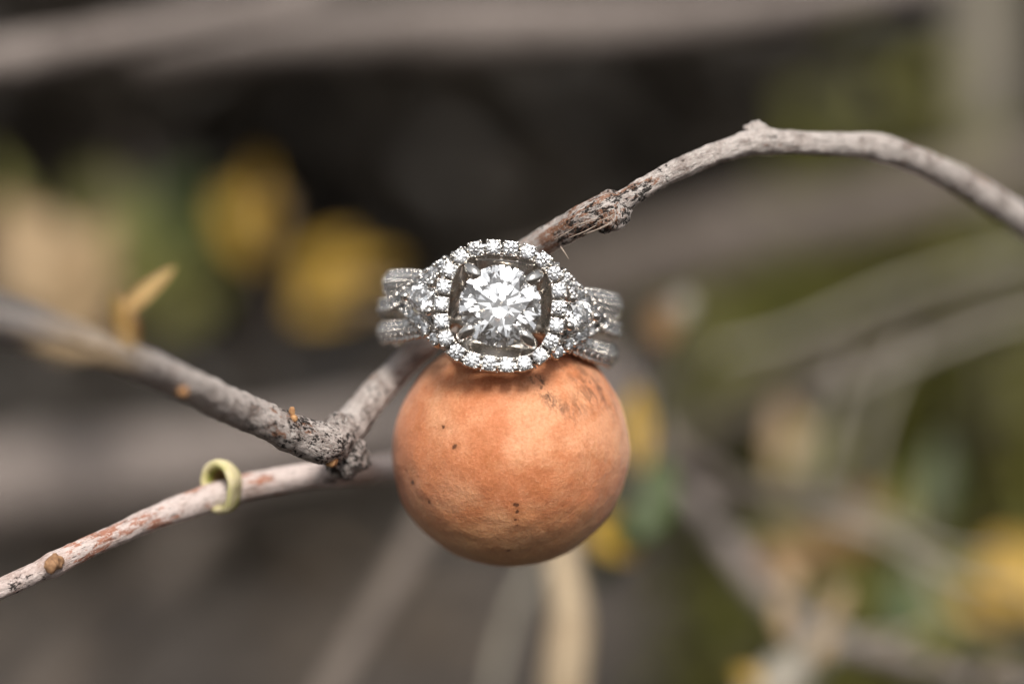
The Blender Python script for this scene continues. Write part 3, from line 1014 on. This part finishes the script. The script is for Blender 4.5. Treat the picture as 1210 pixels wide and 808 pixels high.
for (x, y, z) in ((800, 552, 130), (835, 606, 120), (862, 646, 114), (900, 694, 108), (935, 728, 102), (960, 744, 100), (1000, 760, 97), (1040, 774, 94), (1090, 788, 90), (1150, 800, 87)):
    a_ = rt.choice((-1, 1)) * rt.uniform(0.6, 1.3) + 0.7
    l_ = rt.uniform(28, 75)
    pts_ = [(x, y, z, 11), (x + l_ * 0.5 * math.cos(a_), y + l_ * 0.5 * math.sin(a_) - 5, z + rt.uniform(-8, 8), 9), (x + l_ * math.cos(a_), y + l_ * math.sin(a_), z + rt.uniform(-14, 14), 5)]
    link('twiglet', tube('twiglet', px_path(pts_, 0.002), 8, None, None, cv.location), rt.choice((BARK_FAR_PALE, STRAW, BARK_FAR)), cv)
cb = far_twig('bare_branch', 'lichen grey branch butt at the bottom edge below the slanting branch', [(870, 860, 84, 60), (920, 808, 86, 62), (965, 768, 92, 50), (990, 740, 96, 26)], BARK_FAR_PALE, G)
for q in ((945, 700, 925, 660, 90, 26, TAN, 0, 0.6), (930, 760, 920, 700, 84, 22, TAN, 0, 0.5), (900, 810, 870, 790, 80, 24, YELLOW, 0, 0.6), (975, 740, 1000, 690, 92, 20, TAN, 0, 0.5), (960, 780, 985, 745, 84, 22, TAN, 0, 0.6)):
    add_leaf(cb, *q, name='dry_leaf')
far_twig('bare_branch', 'pale olive twig with soft bumps rising to the right edge', [(820, 530, 190, 44), (890, 485, 180, 46), (960, 445, 172, 40), (1030, 415, 168, 32), (1090, 388, 166, 24), (1160, 362, 166, 18), (1300, 325, 170, 14)], BARK_FAR_DULL, G)
far_twig('bare_branch', 'thinner olive twig just under the bumpy one', [(960, 468, 132, 16), (1020, 448, 124, 17), (1080, 425, 120, 15), (1130, 402, 118, 12), (1220, 372, 118, 9), (1320, 350, 120, 8)], BARK_FAR_PALE, G)
far_twig('bare_branch', 'short stem behind the gall joining the slanting branch', [(1000, 590, 130, 30), (930, 595, 120, 36), (860, 575, 110, 40), (790, 530, 100, 44)], BARK_FAR_DULL, G)
for lab, pts_ in (
        ('thin dim twig slanting above the olive shrub', [(850, 420, 150, 12), (940, 395, 150, 14), (1040, 350, 150, 13), (1130, 320, 152, 10), (1300, 280, 156, 8)]),
        ('thin upright stem under the bumpy twig', [(945, 640, 150, 16), (965, 560, 148, 18), (985, 490, 146, 16), (1000, 430, 146, 12)]),
        ('thin stem leaning across the olive leaves', [(1010, 640, 160, 12), (1020, 560, 160, 14), (1040, 480, 160, 13), (1075, 400, 162, 10)]),
        ('wiry twig low in the olive shrub', [(930, 600, 130, 9), (1010, 615, 128, 10), (1075, 655, 126, 10), (1120, 720, 126, 8), (1190, 760, 128, 7)])):
    far_twig('bare_branch', lab, pts_, BARK_FAR_PALE, G, 'branch', 12)
far_twig('tree_trunk', 'grey upright stem standing at the right edge', [(1165, -260, 340, 90), (1165, -100, 340, 86), (1160, 100, 340, 78), (1166, 300, 342, 76), (1172, 450, 344, 92), (1172, 560, 346, 104), (1164, 660, 348, 88), (1172, 900, 352, 90), (1180, 1300, 356, 95), (1185, 1500, 360, 100)], BARK_TRUNK, None, 'trunk', 28)
far_twig('dry_stalk', 'pale straw coloured stalk hanging below the gall', [(655, 560, 85, 34), (660, 640, 82, 44), (668, 690, 78, 42), (672, 740, 76, 56), (666, 800, 74, 60), (660, 960, 72, 62)], STRAW, None, 'stalk')
far_twig('dry_stalk', 'faint dull tan stalk curling left of the straw one', [(650, 640, 110, 10), (622, 690, 108, 14), (600, 740, 106, 14), (585, 800, 104, 12), (575, 870, 104, 12)], BARK_FAR_PALE, None, 'stalk')
bt = far_twig('twig_tip', 'grey twig tip with orange bud beside the ring', [(768, 560, 120, 22), (774, 480, 112, 22), (784, 420, 106, 24), (795, 385, 102, 30), (806, 362, 100, 30), (812, 350, 100, 16)], BARK_FAR_PALE, None, 'twig')
bmx = leaf_mesh('bud_scale', 5.5, 3.6, 0.2, 0.5, 0.6)
bs = link('bud_scale', bmx, BROWNLEAF, bt)
_a = P(782, 412, 96) - bt.location
bs.matrix_local = Matrix.Translation(_a) @ Matrix((RIGHT, UP, -FWD)).transposed().to_4x4()

# ------------------------------------------------------------------ leafy sprigs behind
def sprig(name, label, stem_pts, leaves, mat=BARK_FAR_DULL, cat='sprig', group='leafy sprigs behind the ring'):
    o = empty(name, P(*stem_pts[0][:3]))
    tag(o, label, cat, group)
    me = tube('stem', px_path(stem_pts, 0.003), 12, None, None, o.location)
    link('stem', me, mat, o)
    for lf_ in leaves:
        add_leaf(o, *lf_)
    return o
sprig('leafy_sprig', 'sprig with two yellow leaves left of the ring',
      [(300, 450, 235, 10), (330, 400, 233, 9), (326, 340, 232, 8), (305, 300, 232, 6)],
      [(350, 345, 458, 296, 225, 50, YELLOW, -14, 0.8), (352, 372, 432, 338, 235, 46, YELLOW, 12, 0.6), (360, 330, 420, 275, 240, 34, YELLOW, 10, 0.4), (380, 360, 470, 340, 228, 30, TAN, -6, 0.9),
       (308, 312, 262, 212, 236, 44, YELLOW, 16, 0.6), (300, 300, 300, 200, 228, 34, YELLOW, -8, 0.9), (305, 300, 240, 250, 240, 34, OLIVE, 8, 0.5), (300, 290, 325, 225, 238, 28, TAN, 8, 0.5)])
sprig('leafy_sprig', 'sprig with dark green leaves in the shade at upper left',
      [(150, 420, 400, 14), (165, 340, 395, 12), (160, 250, 390, 10), (150, 180, 390, 8)],
      [(165, 330, 105, 205, 390, 80, OLIVE, 5, 0.5), (165, 320, 225, 215, 395, 70, GREEN, -5, 0.5), (168, 370, 250, 330, 390, 80, OLIVE, 0, 0.6), (160, 330, 130, 260, 380, 90, OLIVE, 8, 0.5)])
sprig('leafy_sprig', 'sprig with dry tan leaves above the near end of the branch',
      [(60, 440, 190, 16), (62, 370, 188, 14), (60, 300, 186, 10)],
      [(62, 385, 120, 262, 182, 95, TAN, -4, 0.7), (60, 375, 25, 270, 186, 95, TAN, 5, 0.7), (62, 405, 140, 335, 180, 80, TAN, 0, 0.8), (60, 380, 60, 250, 190, 80, TAN, 0, 0.6), (55, 340, 0, 225, 188, 60, TAN, 6, 0.5), (50, 300, -15, 170, 200, 30, OLIVE, 6, 0.5)], BARK_FAR)
sprig('leafy_sprig', 'sprig with one bright green and one yellow leaf beside the gall',
      [(760, 700, 84, 8), (755, 640, 82, 8), (758, 560, 80, 7), (756, 480, 82, 6)],
      [(752, 640, 790, 535, 80, 58, GREEN, 3, 0.4), (752, 660, 700, 600, 84, 62, YELLOW, 5, 0.5), (757, 560, 752, 450, 84, 34, YELLOW, 5, 0.3), (752, 610, 690, 690, 84, 50, GREEN, 5, 0.7)])
sprig('leafy_sprig', 'sprig with olive and brown leaves over the slanting branch',
      [(990, 730, 150, 12), (960, 670, 148, 12), (940, 600, 146, 10), (950, 520, 148, 8)],
      [(950, 640, 915, 560, 145, 90, OLIVE, 4, 0.5), (955, 690, 910, 625, 140, 80, BROWNLEAF, 4, 0.5), (948, 580, 985, 490, 150, 60, OLIVE, 4, 0.4), (960, 650, 1050, 580, 150, 85, BROWNLEAF, 6, 0.6), (965, 680, 1040, 690, 150, 70, OLIVE, 4, 0.7), (945, 590, 925, 470, 155, 50, TAN, 4, 0.3)])
sprig('leafy_sprig', 'sprig with narrow green leaves in front of the grey upright stem',
      [(1090, 830, 150, 12), (1080, 760, 146, 12), (1070, 690, 144, 10), (1095, 600, 146, 8), (1110, 520, 150, 6)],
      [(1078, 760, 1062, 660, 140, 50, GREEN, 4, 0.4), (1095, 620, 1115, 510, 148, 44, GREEN, 4, 0.4), (1078, 720, 1150, 650, 148, 60, OLIVE, 4, 0.5), (1090, 640, 1060, 560, 148, 66, OLIVE, 4, 0.5), (1082, 770, 1130, 720, 146, 50, OLIVE, 2, 0.5)])
sprig('leafy_sprig', 'sprig with a large yellow leaf at the right edge',
      [(1270, 800, 160, 12), (1240, 740, 158, 10), (1215, 700, 156, 8)],
      [(1225, 720, 1180, 630, 156, 90, YELLOW, 4, 0.5), (1225, 715, 1100, 690, 158, 80, YELLOW, 4, 0.6), (1240, 740, 1290, 660, 158, 80, YELLOW, 4, 0.5)])
for k, (lab, pts_) in enumerate((
        ('fine straw twig crossing the olive leaves', [(960, 610, 110, 10), (1040, 635, 108, 12), (1100, 670, 106, 14), (1150, 690, 106, 10), (1215, 695, 108, 7)]),
        ('finer straw twig just above the other one', [(980, 590, 118, 8), (1060, 620, 112, 10), (1120, 650, 110, 9), (1190, 655, 112, 6)]))):
    far_twig('straw_twig', lab, pts_, BARK_FAR_PALE, None, 'twig', 10)

# ------------------------------------------------------------------ shrubs far behind
def shrub(name, label, cx, depth, width, height, nleaf, mat, leafsz, base_z=-0.22, seed=1, depthw=0.35, stemmat=BARK_FAR_DULL):
    rnd = random.Random(seed)
    x0 = (cx - 605) / PXMM * (DIST + depth) / DIST * MM
    y0 = (CAM + FWD * (DIST + depth) * MM).y
    o = empty(name, (x0, y0, base_z))
    tag(o, label, 'shrub', 'shrubs behind the branches')
    verts, faces = [], []
    clumps = []
    for _ in range(46):
        a = rnd.uniform(0, 2 * math.pi); rr = math.sqrt(rnd.random())
        clumps.append(Vector((math.cos(a) * rr * width / 2, math.sin(a) * rr * depthw / 2, height * (0.12 + 0.88 * rnd.random() * (1 - 0.35 * rr)))))
    for _ in range(nleaf):
        c = rnd.choice(clumps)
        p = c + Vector((rnd.gauss(0, width * 0.085), rnd.gauss(0, depthw * 0.12), rnd.gauss(0, height * 0.07)))
        if p.z < 0.005: continue
        d = Vector((rnd.gauss(0, 1), rnd.gauss(0, 1), rnd.gauss(0.2, 0.7))).normalized()
        n = Vector((rnd.gauss(0, 0.6), rnd.gauss(-0.3, 0.6), rnd.gauss(0.7, 0.5)))
        sd = d.cross(n).normalized()
        n = sd.cross(d)
        l = leafsz * rnd.uniform(0.6, 1.3)
        w = l * 0.24
        i = len(verts)
        verts += [p, p + d * l * 0.45 + sd * w + n * w * 0.3, p + d * l - n * l * 0.12, p + d * l * 0.45 - sd * w + n * w * 0.3, p + d * l * 0.45]
        faces += [(i, i + 1, i + 4), (i + 1, i + 2, i + 4), (i + 2, i + 3, i + 4), (i + 3, i, i + 4)]
    f = link('foliage', mesh_from('foliage', verts, faces, False), mat, o)
    f['kind'] = 'stuff'
    for k in range(9):
        c = clumps[k]
        pth = [(rnd.uniform(-.04, .04), rnd.uniform(-.03, .03), -0.02, 0.008), (c.x * 0.4, c.y * 0.4, c.z * 0.45, 0.006), (c.x, c.y, c.z, 0.003)]
        link('stem', tube('stem', catmull(pth, 0.02), 8), stemmat, o)
    return o
shrub('thicket_shrub', 'shrub behind the ring with deep shade painted into its near black leaves', 480, 1050, 0.66, 0.46, 9000, SHADELEAF, 0.035, seed=3)
shrub('thicket_shrub', 'dark shrub filling the upper left behind the yellow leaves', 60, 1150, 0.6, 0.45, 8000, SHADELEAF, 0.035, seed=5)
shrub('thicket_shrub', 'dark shrub behind the arching twig at upper right', 900, 1250, 0.6, 0.46, 8000, SHADELEAF, 0.035, seed=8)
shrub('olive_shrub', 'olive green shrub behind the right half of the picture', 1085, 560, 0.11, 0.13, 3200, OLIVE, 0.018, seed=11, depthw=0.12)
shrub('thicket_shrub', 'low dark scrub on the ground below the pinkish twig', 250, 640, 0.10, 0.045, 700, SHADELEAF, 0.022, seed=21, depthw=0.12)
shrub('thicket_shrub', 'low dark scrub at the left edge under the level branch', -20, 700, 0.08, 0.06, 600, SHADELEAF, 0.022, seed=22, depthw=0.12)
shrub('olive_shrub', 'nearer olive shrub with loose leaves beside the grey upright stem', 1020, 330, 0.062, 0.205, 2000, OLIVE, 0.013, seed=31, depthw=0.07)

# fallen leaves on the ground, beyond counting
def litter():
    rnd = random.Random(44)
    verts, faces = [], []
    for _ in range(1500):
        y = rnd.uniform(0.25, 2.2); x = rnd.uniform(-0.2 - 0.25 * y, 0.2 + 0.25 * y)
        p = Vector((x, y, -0.22 + 0.02 * fbm(Vector((x, y, 0)), 3.0) + 0.05 * fbm(Vector((x, y, 0)), 0.7) + 0.02 * y + rnd.uniform(0.004, 0.014)))
        a = rnd.uniform(0, 6.28); l = rnd.uniform(0.012, 0.034); w = l * rnd.uniform(0.25, 0.45)
        d = Vector((math.cos(a), math.sin(a), rnd.uniform(-0.3, 0.3))).normalized()
        sd = d.cross(Vector((rnd.uniform(-.3, .3), rnd.uniform(-.3, .3), 1))).normalized()
        n = sd.cross(d)
        i = len(verts)
        verts += [p, p + d * l * .45 + sd * w * .5 + n * w * .3, p + d * l, p + d * l * .45 - sd * w * .5 + n * w * .3, p + d * l * .45]
        faces += [(i, i + 1, i + 4), (i + 1, i + 2, i + 4), (i + 2, i + 3, i + 4), (i + 3, i, i + 4)]
    m = mat_leaf('fallen_leaf', (0.17, 0.125, 0.085), (0.05, 0.036, 0.026), 0.1, 25)
    o = link('leaf_litter', mesh_from('leaf_litter', verts, faces, False), m)
    tag(o, 'blurred brown fallen leaves on the ground', 'leaves', None, 'stuff')
litter()
